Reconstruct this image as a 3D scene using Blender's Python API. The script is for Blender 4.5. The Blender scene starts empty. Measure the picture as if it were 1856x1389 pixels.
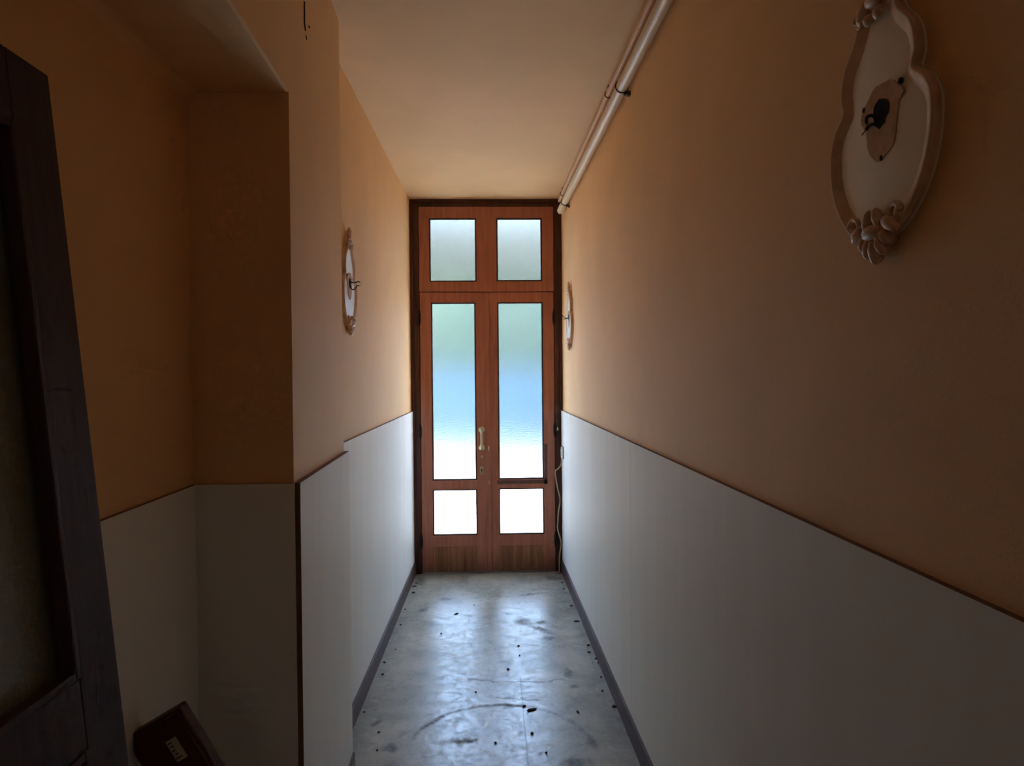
import bpy, bmesh, math, random
from mathutils import Vector, Matrix

random.seed(7)
S = bpy.context.scene
COL = S.collection
PI = math.pi

# ------------------------------------------------------------------ camera
EYE = 1.585
cam_d = bpy.data.cameras.new('camera')
cam_d.sensor_width = 36.0
cam_d.lens = 36.0 * 1280.0 / 1856.0
cam_d.clip_start = 0.02
cam = bpy.data.objects.new('camera', cam_d)
COL.objects.link(cam)
yaw, pitch, roll = math.radians(2.0), math.radians(0.83), math.radians(0.5)
F = Vector((math.sin(yaw) * math.cos(pitch), math.cos(yaw) * math.cos(pitch), -math.sin(pitch)))
R0 = Vector((math.cos(yaw), -math.sin(yaw), 0))
U0 = R0.cross(F)
R = R0 * math.cos(roll) - U0 * math.sin(roll)
U = R0 * math.sin(roll) + U0 * math.cos(roll)
cam.matrix_world = Matrix(((R.x, U.x, -F.x, 0), (R.y, U.y, -F.y, 0), (R.z, U.z, -F.z, EYE), (0, 0, 0, 1)))
S.camera = cam

# ------------------------------------------------------------------ sky, sun, exposure
W = bpy.data.worlds.new('sky')
S.world = W
W.use_nodes = True
wn, wl = W.node_tree.nodes, W.node_tree.links
wn.clear()
sky = wn.new('ShaderNodeTexSky')
sky.sky_type = 'NISHITA'
sky.sun_disc = False
sky.dust_density = 2.5
sky.sun_elevation = math.radians(50)
sky.sun_rotation = math.radians(91)
bg = wn.new('ShaderNodeBackground')
bg.inputs['Strength'].default_value = 2.3
out = wn.new('ShaderNodeOutputWorld')
wl.new(sky.outputs[0], bg.inputs[0])
wl.new(bg.outputs[0], out.inputs[0])

sun_d = bpy.data.lights.new('sun', 'SUN')
sun_d.energy = 17.0
sun_d.color = (1.0, 0.97, 0.93)
sun_d.angle = math.radians(0.6)
sun = bpy.data.objects.new('sun', sun_d)
COL.objects.link(sun)
_el, _az = math.radians(50), math.radians(91)               # high sun square to the corridor, just behind the facade line
_to_sun = Vector((math.cos(_el) * math.sin(_az), math.cos(_el) * math.cos(_az), math.sin(_el)))
sun.rotation_euler = _to_sun.to_track_quat('Z', 'Y').to_euler()
sun.location = (6, 12, 12)

# added fill lamp behind the viewer, lifts the near end of the corridor
fill_d = bpy.data.lights.new('room_window_light', 'AREA')
fill_d.shape = 'RECTANGLE'
fill_d.size, fill_d.size_y = 1.0, 1.3
fill_d.energy = 0.6
fill_d.color = (1.0, 0.93, 0.85)
fill = bpy.data.objects.new('room_window_light', fill_d)
COL.objects.link(fill)
fill.location = (-0.1, -3.1, 1.75)
fill.rotation_euler = (math.radians(90), 0, 0)

S.view_settings.view_transform = 'Standard'
S.view_settings.look = 'None'
S.view_settings.gamma = 1.0
S.view_settings.use_curve_mapping = False
S.view_settings.exposure = 1.08

cy = S.cycles
cy.use_denoising = True
cy.use_guiding = True
cy.use_adaptive_sampling = True
cy.adaptive_threshold = 0.025
cy.adaptive_min_samples = 20
cy.max_bounces = 14
cy.diffuse_bounces = 9
cy.glossy_bounces = 4
cy.transmission_bounces = 8
cy.sample_clamp_indirect = 6.0
cy.caustics_refractive = True
cy.caustics_reflective = True


# ------------------------------------------------------------------ node helpers
class NB:
    """Small node builder: every call makes one node and returns its output."""

    def __init__(self, name):
        self.m = bpy.data.materials.new(name)
        self.m.use_nodes = True
        self.t = self.m.node_tree
        self.n = self.t.nodes
        self.l = self.t.links
        self.n.clear()
        self.o = self.n.new('ShaderNodeOutputMaterial')

    def put(self, sock, v):
        if hasattr(v, 'is_output'):
            self.l.new(v, sock)
        else:
            sock.default_value = v

    def math(self, op, a, b=0.0, c=None, clamp=False):
        n = self.n.new('ShaderNodeMath')
        n.operation = op
        n.use_clamp = clamp
        self.put(n.inputs[0], a)
        self.put(n.inputs[1], b)
        if c is not None:
            self.put(n.inputs[2], c)
        return n.outputs[0]

    def coord(self, kind='Object'):
        n = self.n.new('ShaderNodeTexCoord')
        return n.outputs[kind]

    def sep(self, v):
        n = self.n.new('ShaderNodeSeparateXYZ')
        self.l.new(v, n.inputs[0])
        return n.outputs[0], n.outputs[1], n.outputs[2]

    def mapped(self, v, scale=(1, 1, 1)):
        n = self.n.new('ShaderNodeMapping')
        self.l.new(v, n.inputs[0])
        n.inputs['Scale'].default_value = scale
        return n.outputs[0]

    def noise(self, v, scale, detail=3.0, rough=0.5, dist=0.0):
        n = self.n.new('ShaderNodeTexNoise')
        self.l.new(v, n.inputs['Vector'])
        n.inputs['Scale'].default_value = scale
        n.inputs['Detail'].default_value = detail
        n.inputs['Roughness'].default_value = rough
        n.inputs['Distortion'].default_value = dist
        return n.outputs['Fac']

    def ramp(self, fac, stops):
        n = self.n.new('ShaderNodeValToRGB')
        self.put(n.inputs[0], fac)
        e = n.color_ramp.elements
        while len(e) < len(stops):
            e.new(0.5)
        for k, (p, c) in enumerate(stops):
            e[k].position = p
            e[k].color = (*c, 1) if len(c) == 3 else c
        return n.outputs[0]

    def step(self, v, a, b):
        """0 at a, 1 at b, smooth between."""
        n = self.n.new('ShaderNodeMapRange')
        n.interpolation_type = 'SMOOTHSTEP'
        self.put(n.inputs['Value'], v)
        if a < b:
            n.inputs['From Min'].default_value, n.inputs['From Max'].default_value = a, b
            n.inputs['To Min'].default_value, n.inputs['To Max'].default_value = 0, 1
        else:
            n.inputs['From Min'].default_value, n.inputs['From Max'].default_value = b, a
            n.inputs['To Min'].default_value, n.inputs['To Max'].default_value = 1, 0
        return n.outputs[0]

    def mix(self, fac, a, b):
        n = self.n.new('ShaderNodeMix')
        n.data_type = 'RGBA'
        self.put(n.inputs[0], fac)
        for s, v in ((n.inputs[6], a), (n.inputs[7], b)):
            self.put(s, (*v, 1) if isinstance(v, tuple) and len(v) == 3 else v)
        return n.outputs[2]

    def bump(self, h, strength=0.2, dist=0.01):
        n = self.n.new('ShaderNodeBump')
        self.put(n.inputs['Height'], h)
        n.inputs['Strength'].default_value = strength
        n.inputs['Distance'].default_value = dist
        return n.outputs[0]

    def principled(self, color, rough=0.6, metal=0.0, normal=None, spec=0.5, **kw):
        n = self.n.new('ShaderNodeBsdfPrincipled')
        self.put(n.inputs['Base Color'], (*color, 1) if isinstance(color, tuple) and len(color) == 3 else color)
        self.put(n.inputs['Roughness'], rough)
        self.put(n.inputs['Metallic'], metal)
        self.put(n.inputs['Specular IOR Level'], spec)
        if normal is not None:
            self.l.new(normal, n.inputs['Normal'])
        for k, v in kw.items():
            self.put(n.inputs[k.replace('_', ' ')], v)
        self.l.new(n.outputs[0], self.o.inputs['Surface'])
        return n.outputs[0]

    # masks on the world XY plane, for marks that lie on the floor
    def blot(self, x, y, px, py, rx, ry, ang=0.0, soft=0.6):
        c, s = math.cos(ang), math.sin(ang)
        dx, dy = self.math('SUBTRACT', x, px), self.math('SUBTRACT', y, py)
        u = self.math('DIVIDE', self.math('ADD', self.math('MULTIPLY', dx, c), self.math('MULTIPLY', dy, s)), rx)
        v = self.math('DIVIDE', self.math('SUBTRACT', self.math('MULTIPLY', dy, c), self.math('MULTIPLY', dx, s)), ry)
        d = self.math('SQRT', self.math('ADD', self.math('MULTIPLY', u, u), self.math('MULTIPLY', v, v)))
        return self.step(d, 1.0, 1.0 - soft)

    def seg(self, x, y, a, b, w):
        L = math.hypot(b[0] - a[0], b[1] - a[1])
        ux, uy = (b[0] - a[0]) / L, (b[1] - a[1]) / L
        dx, dy = self.math('SUBTRACT', x, a[0]), self.math('SUBTRACT', y, a[1])
        al = self.math('ADD', self.math('MULTIPLY', dx, ux), self.math('MULTIPLY', dy, uy))
        ac = self.math('ABSOLUTE', self.math('SUBTRACT', self.math('MULTIPLY', dy, ux), self.math('MULTIPLY', dx, uy)))
        m = self.step(ac, w, w * 0.3)
        m = self.math('MULTIPLY', m, self.step(al, 0.0, 0.02))
        return self.math('MULTIPLY', m, self.step(al, L, L - 0.02))


def solid(name, color, rough=0.6, metal=0.0, var=0.12, scale=14.0, spec=0.5, bump=0.0):
    b = NB(name)
    v = b.coord()
    f = b.noise(v, scale, 4, 0.6)
    lo = tuple(c * (1 - var) for c in color)
    hi = tuple(min(1, c * (1 + var)) for c in color)
    c = b.ramp(f, [(0.3, lo), (0.7, hi)])
    nrm = b.bump(b.noise(v, scale * 6, 3), bump, 0.002) if bump else None
    b.principled(c, rough, metal, nrm, spec)
    return b.m


M = {}


def make_wall_paint(name, base):
    b = NB(name)
    v = b.coord()
    f = b.noise(v, 1.3, 5, 0.6, 0.4)
    streak = b.noise(b.mapped(v, (5, 5, 0.35)), 2.0, 3, 0.6)
    c = b.mix(b.step(f, 0.3, 0.75), tuple(x * 0.94 for x in base), tuple(min(1, x * 1.05) for x in base))
    c = b.mix(b.math('MULTIPLY', b.step(streak, 0.55, 0.8), 0.12), c, tuple(x * 0.80 for x in base))
    n1 = b.bump(b.noise(v, 160, 4, 0.6), 0.10, 0.004)
    n = b.n.new('ShaderNodeBump')
    b.l.new(b.noise(v, 2.2, 3, 0.5), n.inputs['Height'])
    n.inputs['Strength'].default_value = 0.15
    n.inputs['Distance'].default_value = 0.02
    b.l.new(n1, n.inputs['Normal'])
    b.principled(c, 0.72, 0, n.outputs[0], 0.25)
    return b.m


M['paint'] = make_wall_paint('peach_paint', (0.84, 0.545, 0.27))
M['ceiling'] = make_wall_paint('ceiling_paint', (0.79, 0.56, 0.325))


def make_panel():
    b = NB('white_laminate')
    v = b.coord()
    f = b.noise(b.mapped(v, (6, 6, 0.4)), 1.6, 4, 0.6)
    c = b.ramp(f, [(0.3, (0.775, 0.81, 0.785)), (0.7, (0.82, 0.855, 0.835))])
    g = b.noise(v, 9, 5, 0.7)
    c = b.mix(b.math('MULTIPLY', b.step(g, 0.6, 0.85), 0.25), c, (0.66, 0.63, 0.57))
    n = b.bump(b.noise(v, 3.0, 2, 0.5), 0.08, 0.01)
    b.principled(c, 0.65, 0, n, 0.12)
    return b.m


M['panel'] = make_panel()
M['fibre_edge'] = solid('brown_fibreboard_edge', (0.20, 0.095, 0.045), 0.8)
M['base'] = solid('dark_skirting', (0.085, 0.055, 0.058), 0.55, var=0.25, scale=20)


def make_floor():
    b = NB('worn_floor')
    v = b.coord()
    x, y, z = b.sep(v)
    wob = b.noise(v, 9, 4, 0.6)
    xw = b.math('ADD', x, b.math('MULTIPLY', b.math('SUBTRACT', wob, 0.5), 0.10))
    wob2 = b.noise(b.mapped(v, (1.1, 0.9, 1)), 12, 4, 0.65)
    yw = b.math('ADD', y, b.math('MULTIPLY', b.math('SUBTRACT', wob2, 0.5), 0.10))
    f1 = b.noise(v, 3.2, 8, 0.68, 0.5)
    f2 = b.noise(v, 17, 6, 0.7, 0.8)
    c = b.ramp(f1, [(0.34, (0.21, 0.215, 0.175)), (0.5, (0.36, 0.365, 0.305)), (0.66, (0.49, 0.495, 0.425))])
    c = b.mix(b.math('MULTIPLY', b.step(f2, 0.54, 0.70), 0.6), c, (0.20, 0.205, 0.18))
    c = b.mix(b.math('MULTIPLY', b.step(f2, 0.46, 0.28), 0.5), c, (0.66, 0.67, 0.63))
    f3 = b.noise(b.mapped(v, (1, 0.7, 1)), 42, 5, 0.75, 0.4)
    c = b.mix(b.math('MULTIPLY', b.step(f3, 0.55, 0.72), 0.55), c, (0.17, 0.17, 0.145))
    c = b.mix(b.math('MULTIPLY', b.step(f3, 0.44, 0.30), 0.45), c, (0.68, 0.68, 0.60))
    # grime along both walls and at the door sill
    edge = b.step(b.math('ABSOLUTE', xw), 0.42, 0.60)
    c = b.mix(b.math('MULTIPLY', edge, 0.30), c, (0.20, 0.19, 0.155))
    sill = b.step(yw, 4.95, 5.60)
    c = b.mix(b.math('MULTIPLY', sill, 0.45), c, (0.26, 0.235, 0.185))
    # dark scuffs
    marks = []
    for args in [(0.215, 4.47, 0.075, 0.10, 0.5), (0.32, 4.32, 0.045, 0.16, 0.75), (0.36, 4.18, 0.06, 0.05, 0.0),
                 (0.33, 4.45, 0.05, 0.05, 0.0),
                 (0.43, 3.53, 0.05, 0.045, 0.0), (0.41, 3.70, 0.03, 0.10, 0.1), (0.43, 2.99, 0.04, 0.09, 0.3),
                 (-0.51, 3.20, 0.035, 0.035, 0.0), (-0.43, 2.98, 0.05, 0.06, 0.0), (0.34, 2.83, 0.10, 0.06, 0.0),
                 (-0.10, 3.03, 0.10, 0.025, 0.0), (-0.30, 4.95, 0.10, 0.05, 0.0), (0.30, 5.02, 0.14, 0.04, 0.3),
                 (0.5, 5.40, 0.10, 0.10, 0.0), (-0.52, 5.38, 0.07, 0.16, 0.0), (-0.43, 4.72, 0.05, 0.07, 0.0)]:
        marks.append(b.blot(xw, yw, *args, 0.8))
    ring = b.math('SQRT', b.math('ADD', b.math('POWER', b.math('SUBTRACT', x, 0.04), 2.0),
                                 b.math('POWER', b.math('SUBTRACT', y, 2.955), 2.0)))
    arc = b.step(b.math('ABSOLUTE', b.math('SUBTRACT', b.math('ADD', ring, b.math('MULTIPLY', b.math('SUBTRACT', wob, 0.5), 0.03)), 0.39)), 0.020, 0.004)
    arc = b.math('MULTIPLY', arc, b.step(y, 2.98, 3.10))
    arc = b.math('MULTIPLY', arc, b.math('SUBTRACT', 1.0, b.math('MULTIPLY', b.step(x, 0.12, 0.2), 0.45)))
    marks.append(b.math('MULTIPLY', arc, b.step(b.noise(v, 6, 3), 0.25, 0.55)))
    for a, q, w in [((-0.13, 3.65), (0.06, 3.60), 0.012), ((0.06, 3.60), (0.29, 3.585), 0.010), ((0.29, 3.585), (0.40, 3.625), 0.010),
                    ((0.02, 3.42), (0.25, 3.38), 0.010)]:
        marks.append(b.math('MULTIPLY', b.seg(x, yw, a, q, w), 0.7))
    tot = marks[0]
    for m_ in marks[1:]:
        tot = b.math('MAXIMUM', tot, m_)
    tot = b.math('MULTIPLY', tot, b.step(b.noise(v, 30, 5, 0.7), 0.25, 0.55))
    c = b.mix(b.math('MULTIPLY', tot, 0.82), c, (0.075, 0.075, 0.078))
    # two pale torn patches and the sheet seams
    pale = b.math('MAXIMUM', b.blot(xw, yw, 0.33, 4.37, 0.03, 0.09, 0.8), b.blot(xw, yw, 0.46, 3.86, 0.13, 0.20, 0.2))
    pale = b.math('MAXIMUM', pale, b.blot(xw, yw, 0.48, 4.26, 0.10, 0.09, 0.0))
    c = b.mix(b.math('MULTIPLY', pale, 0.45), c, (0.58, 0.57, 0.52))
    seams = b.seg(x, y, (0.157, 3.66), (0.151, 2.6), 0.004)
    seams = b.math('MAXIMUM', seams, b.seg(x, y, (0.40, 3.615), (0.56, 3.66), 0.004))
    seams = b.math('MAXIMUM', seams, b.seg(x, y, (0.56, 3.66), (0.56, 4.15), 0.003))
    c = b.mix(b.math('MULTIPLY', seams, 0.6), c, (0.14, 0.13, 0.115))
    rough = b.math('ADD', b.math('MULTIPLY', b.step(f2, 0.35, 0.7), 0.16), 0.25)
    rough = b.math('ADD', rough, b.math('MULTIPLY', b.step(f3, 0.5, 0.7), 0.14))
    rough = b.math('ADD', rough, b.math('MULTIPLY', tot, 0.25))
    rough = b.math('ADD', rough, b.math('MULTIPLY', sill, 0.25))
    rough = b.math('ADD', rough, b.math('MULTIPLY', edge, 0.15))
    h = b.math('ADD', b.math('MULTIPLY', f2, 0.5), b.math('MULTIPLY', seams, -0.7))
    n = b.bump(h, 0.12, 0.006)
    b.principled(c, rough, 0, n, 0.36)
    return b.m


M['floor'] = make_floor()


def make_wood(name, lo, mid, hi, rough=0.45, dirt=False, axis=2):
    b = NB(name)
    v = b.coord()
    sc = [26, 26, 26]
    sc[axis] = 1.6
    g = b.noise(b.mapped(v, tuple(sc)), 1.6, 6, 0.65, 0.5)
    c = b.ramp(g, [(0.28, lo), (0.5, mid), (0.75, hi)])
    if dirt:
        x, y, z = b.sep(v)
        k = b.step(b.math('ADD', z, b.math('MULTIPLY', b.noise(v, 11, 4), 0.10)), 0.30, 0.04)
        c = b.mix(b.math('MULTIPLY', k, 0.55), c, (0.035, 0.02, 0.012))
        e = b.step(b.noise(v, 5, 5, 0.7), 0.55, 0.8)
        c = b.mix(b.math('MULTIPLY', e, 0.35), c, tuple(q * 0.55 for q in lo))
    n = b.bump(g, 0.10, 0.003)
    b.principled(c, rough, 0, n, 0.4)
    return b.m


M['door_wood'] = make_wood('reddish_varnished_wood', (0.30, 0.108, 0.062), (0.41, 0.152, 0.092), (0.50, 0.205, 0.130), 0.42, True)
M['reed_wood'] = make_wood('worn_orange_reeding', (0.22, 0.080, 0.035), (0.42, 0.175, 0.080), (0.62, 0.33, 0.17), 0.5, True)
M['frame_wood'] = make_wood('dark_varnished_wood', (0.055, 0.016, 0.009), (0.085, 0.025, 0.013), (0.12, 0.037, 0.019), 0.45, True)
M['repair'] = solid('darker_wood_strip', (0.13, 0.058, 0.042), 0.5, var=0.2, scale=20)
M['bead'] = solid('dark_putty_bead', (0.045, 0.032, 0.032), 0.6, var=0.3, scale=30)
M['leaf_wood'] = make_wood('near_black_brown_wood', (0.042, 0.022, 0.023), (0.062, 0.034, 0.036), (0.08, 0.046, 0.047), 0.7)
M['case_wood'] = make_wood('dark_red_wood', (0.06, 0.014, 0.008), (0.085, 0.02, 0.011), (0.11, 0.028, 0.016), 0.5)
M['brass'] = solid('tarnished_brass', (0.50, 0.43, 0.27), 0.38, 0.75, 0.2, 40)
M['iron'] = solid('dark_iron', (0.035, 0.028, 0.025), 0.6, 0.5, 0.3, 40)
M['pipe'] = solid('cream_painted_pipe', (0.70, 0.56, 0.385), 0.45, var=0.05, scale=5)
M['pipe_peach'] = solid('peach_painted_pipe', (0.72, 0.485, 0.29), 0.5, var=0.06, scale=5)
M['clip'] = solid('rusty_clip', (0.11, 0.055, 0.03), 0.7, 0.3, 0.3, 60)
M['cable'] = solid('grubby_beige_cable', (0.50, 0.40, 0.29), 0.6, var=0.15, scale=12)
M['plastic'] = solid('white_plastic', (0.68, 0.68, 0.62), 0.4, var=0.05)
M['crumb'] = solid('dark_crumb', (0.018, 0.015, 0.013), 0.85, var=0.4, scale=60)
M['crack'] = solid('crack_brown', (0.07, 0.025, 0.01), 0.9)
M['paper'] = solid('aged_paper', (0.62, 0.55, 0.44), 0.8, var=0.08, scale=30)
M['ink'] = solid('brown_ink', (0.06, 0.03, 0.03), 0.8)
M['plate'] = solid('cream_ceramic', (0.86, 0.86, 0.77), 0.35, var=0.05, scale=8)
M['rim'] = solid('rosy_gilded_rim', (0.68, 0.48, 0.34), 0.42, 0.0, 0.2, 26)
M['bare'] = solid('peach_bare_patch', (0.56, 0.36, 0.20), 0.75, var=0.2, scale=35)
M['hole'] = solid('charred_hole', (0.012, 0.008, 0.006), 0.95, var=0.4, scale=60)  # near-black colour stands in for the dark depth of holes
M['wire'] = solid('black_wire', (0.02, 0.015, 0.012), 0.6)
M['copper'] = solid('bare_wire_end', (0.42, 0.28, 0.2), 0.5, 0.5)


def make_pebbled(name, tint, rough, bscale, bstr):
    b = NB(name)
    v = b.coord()
    n = b.bump(b.noise(v, bscale, 3, 0.6), bstr, 0.01)
    dirt = b.step(b.noise(v, 3.5, 5, 0.7), 0.5, 0.85)
    c = b.mix(b.math('MULTIPLY', dirt, 0.12), tint, tuple(q * 0.7 for q in tint))
    b.principled(c, rough, 0, n, 0.5, Transmission_Weight=1.0, IOR=1.45)
    return b.m


M['glass_pebbled'] = make_pebbled('pebbled_door_glass', (0.93, 0.97, 0.96), 0.17, 120, 0.12)
M['glass_frosted'] = make_pebbled('frosted_transom_glass', (0.43, 0.43, 0.375), 0.24, 60, 0.06)


def make_dim_glass():
    b = NB('dusty_leaf_glass')
    v = b.coord()
    c = b.ramp(b.noise(v, 6, 4), [(0.3, (0.33, 0.38, 0.33)), (0.7, (0.42, 0.46, 0.41))])
    b.principled(c, 0.35, 0, b.bump(b.noise(v, 90, 3), 0.2, 0.004), 0.5, Transmission_Weight=0.35, IOR=1.45)
    return b.m


M['dim_glass'] = make_dim_glass()
M['paving'] = solid('pale_sunlit_paving', (0.60, 0.60, 0.57), 0.85, var=0.1, scale=1.2)
M['garden_wall'] = solid('whitewashed_wall', (0.72, 0.76, 0.80), 0.85, var=0.06, scale=1.0)
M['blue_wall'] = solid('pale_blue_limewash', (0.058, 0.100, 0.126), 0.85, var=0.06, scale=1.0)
M['hillside'] = solid('dark_wooded_hillside', (0.018, 0.022, 0.017), 0.95, var=0.3, scale=0.5)  # dark tone of the added rise behind the transom view
M['slate'] = solid('grey_slate_paving', (0.15, 0.16, 0.165), 0.85, var=0.15, scale=1.5)  # dark tone of the slab added to dim the far yard
M['concrete'] = solid('grey_concrete', (0.36, 0.38, 0.36), 0.9)


def make_leafy():
    b = NB('leaf_green')
    v = b.coord()
    c = b.ramp(b.noise(v, 3, 4), [(0.3, (0.064, 0.110, 0.064)), (0.7, (0.135, 0.215, 0.135))])
    p = b.principled(c, 0.6)
    t = b.n.new('ShaderNodeBsdfTranslucent')
    b.l.new(c, t.inputs[0])
    mx = b.n.new('ShaderNodeMixShader')
    mx.inputs[0].default_value = 0.4
    b.l.new(p, mx.inputs[1])
    b.l.new(t.outputs[0], mx.inputs[2])
    b.l.new(mx.outputs[0], b.o.inputs['Surface'])
    return b.m


M['leafy'] = make_leafy()
M['bark'] = solid('bark', (0.12, 0.08, 0.055), 0.9)


# ------------------------------------------------------------------ mesh helpers
def link(name, bm, mat, parent=None, smooth=False):
    me = bpy.data.meshes.new(name)
    bmesh.ops.recalc_face_normals(bm, faces=bm.faces[:])
    bm.to_mesh(me)
    bm.free()
    mats = mat if isinstance(mat, (list, tuple)) else [mat]
    for m in mats:
        me.materials.append(m)
    if smooth:
        for p in me.polygons:
            p.use_smooth = True
    o = bpy.data.objects.new(name, me)
    COL.objects.link(o)
    if parent is not None:
        o.parent = parent
    return o


def empty(name, loc=(0, 0, 0), rot=(0, 0, 0)):
    o = bpy.data.objects.new(name, None)
    o.empty_display_size = 0.1
    COL.objects.link(o)
    o.location = loc
    o.rotation_euler = rot
    return o


def tag(o, label=None, cat=None, group=None, kind=None):
    if label:
        o['label'] = label
    if cat:
        o['category'] = cat
    if group:
        o['group'] = group
    if kind:
        o['kind'] = kind
    return o


def add_box(bm, x0, x1, y0, y1, z0, z1, bevel=0.0):
    r = bmesh.ops.create_cube(bm, size=1.0)
    vs = r['verts']
    for v in vs:
        v.co = Vector((x0 + (v.co.x + 0.5) * (x1 - x0), y0 + (v.co.y + 0.5) * (y1 - y0), z0 + (v.co.z + 0.5) * (z1 - z0)))
    if bevel:
        es = list({e for v in vs for e in v.link_edges})
        bmesh.ops.bevel(bm, geom=es, offset=bevel, segments=2, affect='EDGES', profile=0.6)
    return bm


def box(x0, x1, y0, y1, z0, z1, bevel=0.0):
    return add_box(bmesh.new(), x0, x1, y0, y1, z0, z1, bevel)


def add_prism(bm, poly, z0, z1):
    """Vertical prism over a plan polygon [(x, y), ...]."""
    lo = [bm.verts.new((x, y, z0)) for x, y in poly]
    hi = [bm.verts.new((x, y, z1)) for x, y in poly]
    n = len(poly)
    bm.faces.new(lo[::-1])
    bm.faces.new(hi)
    for i in range(n):
        bm.faces.new((lo[i], lo[(i + 1) % n], hi[(i + 1) % n], hi[i]))
    return bm


def prism(poly, z0, z1):
    return add_prism(bmesh.new(), poly, z0, z1)


def add_tube(bm, pts, rad, sides=10, cap=True):
    pts = [Vector(p) for p in pts]
    rads = rad if isinstance(rad, (list, tuple)) else [rad] * len(pts)
    rings = []
    ref = None
    for i, p in enumerate(pts):
        t = (pts[min(i + 1, len(pts) - 1)] - pts[max(i - 1, 0)]).normalized()
        if ref is None:
            ref = Vector((0, 0, 1)) if abs(t.z) < 0.9 else Vector((1, 0, 0))
        a = (ref - t * ref.dot(t)).normalized()
        ref = a
        c = t.cross(a)
        rings.append([bm.verts.new(p + (a * math.cos(2 * PI * k / sides) + c * math.sin(2 * PI * k / sides)) * rads[i]) for k in range(sides)])
    for i in range(len(rings) - 1):
        for k in range(sides):
            bm.faces.new((rings[i][k], rings[i][(k + 1) % sides], rings[i + 1][(k + 1) % sides], rings[i + 1][k]))
    if cap:
        bm.faces.new(rings[0][::-1])
        bm.faces.new(rings[-1])
    return bm


def tube(pts, rad, sides=10):
    return add_tube(bmesh.new(), pts, rad, sides)


def smooth_path(pts, per=6):
    pts = [Vector(p) for p in pts]
    res = []
    n = len(pts)
    for i in range(n - 1):
        p0, p1, p2, p3 = pts[max(i - 1, 0)], pts[i], pts[i + 1], pts[min(i + 2, n - 1)]
        for k in range(per):
            t = k / per
            res.append(0.5 * ((2 * p1) + (p2 - p0) * t + (2 * p0 - 5 * p1 + 4 * p2 - p3) * t * t + (3 * p1 - p0 - 3 * p2 + p3) * t ** 3))
    res.append(pts[-1])
    return res


def add_lathe(bm, prof, org, axis, sides=20):
    """prof: [(r, h)] turned about axis from org."""
    ax = Vector(axis).normalized()
    a = ax.orthogonal().normalized()
    c = ax.cross(a)
    org = Vector(org)
    rings = [[bm.verts.new(org + ax * h + (a * math.cos(2 * PI * k / sides) + c * math.sin(2 * PI * k / sides)) * max(r, 1e-4)) for k in range(sides)] for r, h in prof]
    for i in range(len(rings) - 1):
        for k in range(sides):
            bm.faces.new((rings[i][k], rings[i][(k + 1) % sides], rings[i + 1][(k + 1) % sides], rings[i + 1][k]))
    bm.faces.new(rings[0][::-1])
    bm.faces.new(rings[-1])
    return bm


def add_ball(bm, c, r, sub=2):
    """Ellipsoid; r is a 3-tuple, optional 4th value turns it in the XZ plane."""
    q = bmesh.ops.create_icosphere(bm, subdivisions=sub, radius=1.0)
    ang = r[3] if len(r) > 3 else 0.0
    for v in q['verts']:
        x, y, z = v.co.x * r[0], v.co.y * r[1], v.co.z * r[2]
        v.co = Vector((c[0] + x * math.cos(ang) - z * math.sin(ang), c[1] + y, c[2] + x * math.sin(ang) + z * math.cos(ang)))
    return bm


# ------------------------------------------------------------------ the shell
D = 5.576                                                  # door face
CEIL = 2.95


def xr(y):                                                  # right plaster
    return 0.652 - 0.0103 * y


def xl(y):                                                  # left plaster beyond the pier
    return -0.682 + 0.0150 * y


def xp(y):                                                  # pier face
    return -0.4855 - 0.0270 * y


PANEL_TOP = 1.285
Y_END = 5.70
Y_BACK = -3.2
ALC_Y = 1.974
PIER_Y = 2.765
ALC_X = -0.813
SOFFIT = 2.36

fl = link('floor', box(-1.6, 1.2, Y_BACK, Y_END, -0.25, 0.0), M['floor'])
tag(fl, 'worn grey sheet floor with scuffs leading to the glazed door', kind='structure')
ce = link('ceiling', box(-1.6, 1.2, Y_BACK, Y_END, CEIL, CEIL + 0.3), M['ceiling'])
tag(ce, 'plain peach ceiling of the narrow corridor', kind='structure')

wr = link('wall_right', prism([(xr(Y_BACK), Y_BACK), (1.1, Y_BACK), (1.1, Y_END + 0.25), (xr(Y_END), Y_END + 0.25), (xr(Y_END), Y_END)], 0, CEIL), M['paint'])
tag(wr, 'long peach wall on the right above white wainscot panels', kind='structure')
wl_ = link('wall_left', prism([(xl(PIER_Y), PIER_Y - 0.3), (xl(PIER_Y), PIER_Y), (xl(Y_END), Y_END), (xl(Y_END), Y_END + 0.25), (-1.6, Y_END + 0.25), (-1.6, PIER_Y - 0.3)], 0, CEIL), M['paint'])
tag(wl_, 'peach wall between the projecting pier and the glazed door', kind='structure')
pier = link('wall_pier', prism([(xp(ALC_Y), ALC_Y), (xp(PIER_Y), PIER_Y), (-1.2, PIER_Y), (-1.2, ALC_Y)], 0, CEIL), M['paint'])
tag(pier, 'peach projecting pier between the alcove and the corridor', kind='structure')
alc = link('wall_alcove', prism([(ALC_X, ALC_Y), (ALC_X, Y_BACK), (-1.2, Y_BACK), (-1.2, ALC_Y)], 0, CEIL), M['paint'])
tag(alc, 'orange peach side wall of the recess behind the leaning door', kind='structure')

# lintel over the recess, its underside rolling into the recess wall
bm = bmesh.new()
prof = [(0.0, CEIL), (0.0, SOFFIT)]
for k in range(9):
    a = k / 8 * PI / 2
    prof.append((None, a))
ys = [ALC_Y, Y_BACK]


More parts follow.
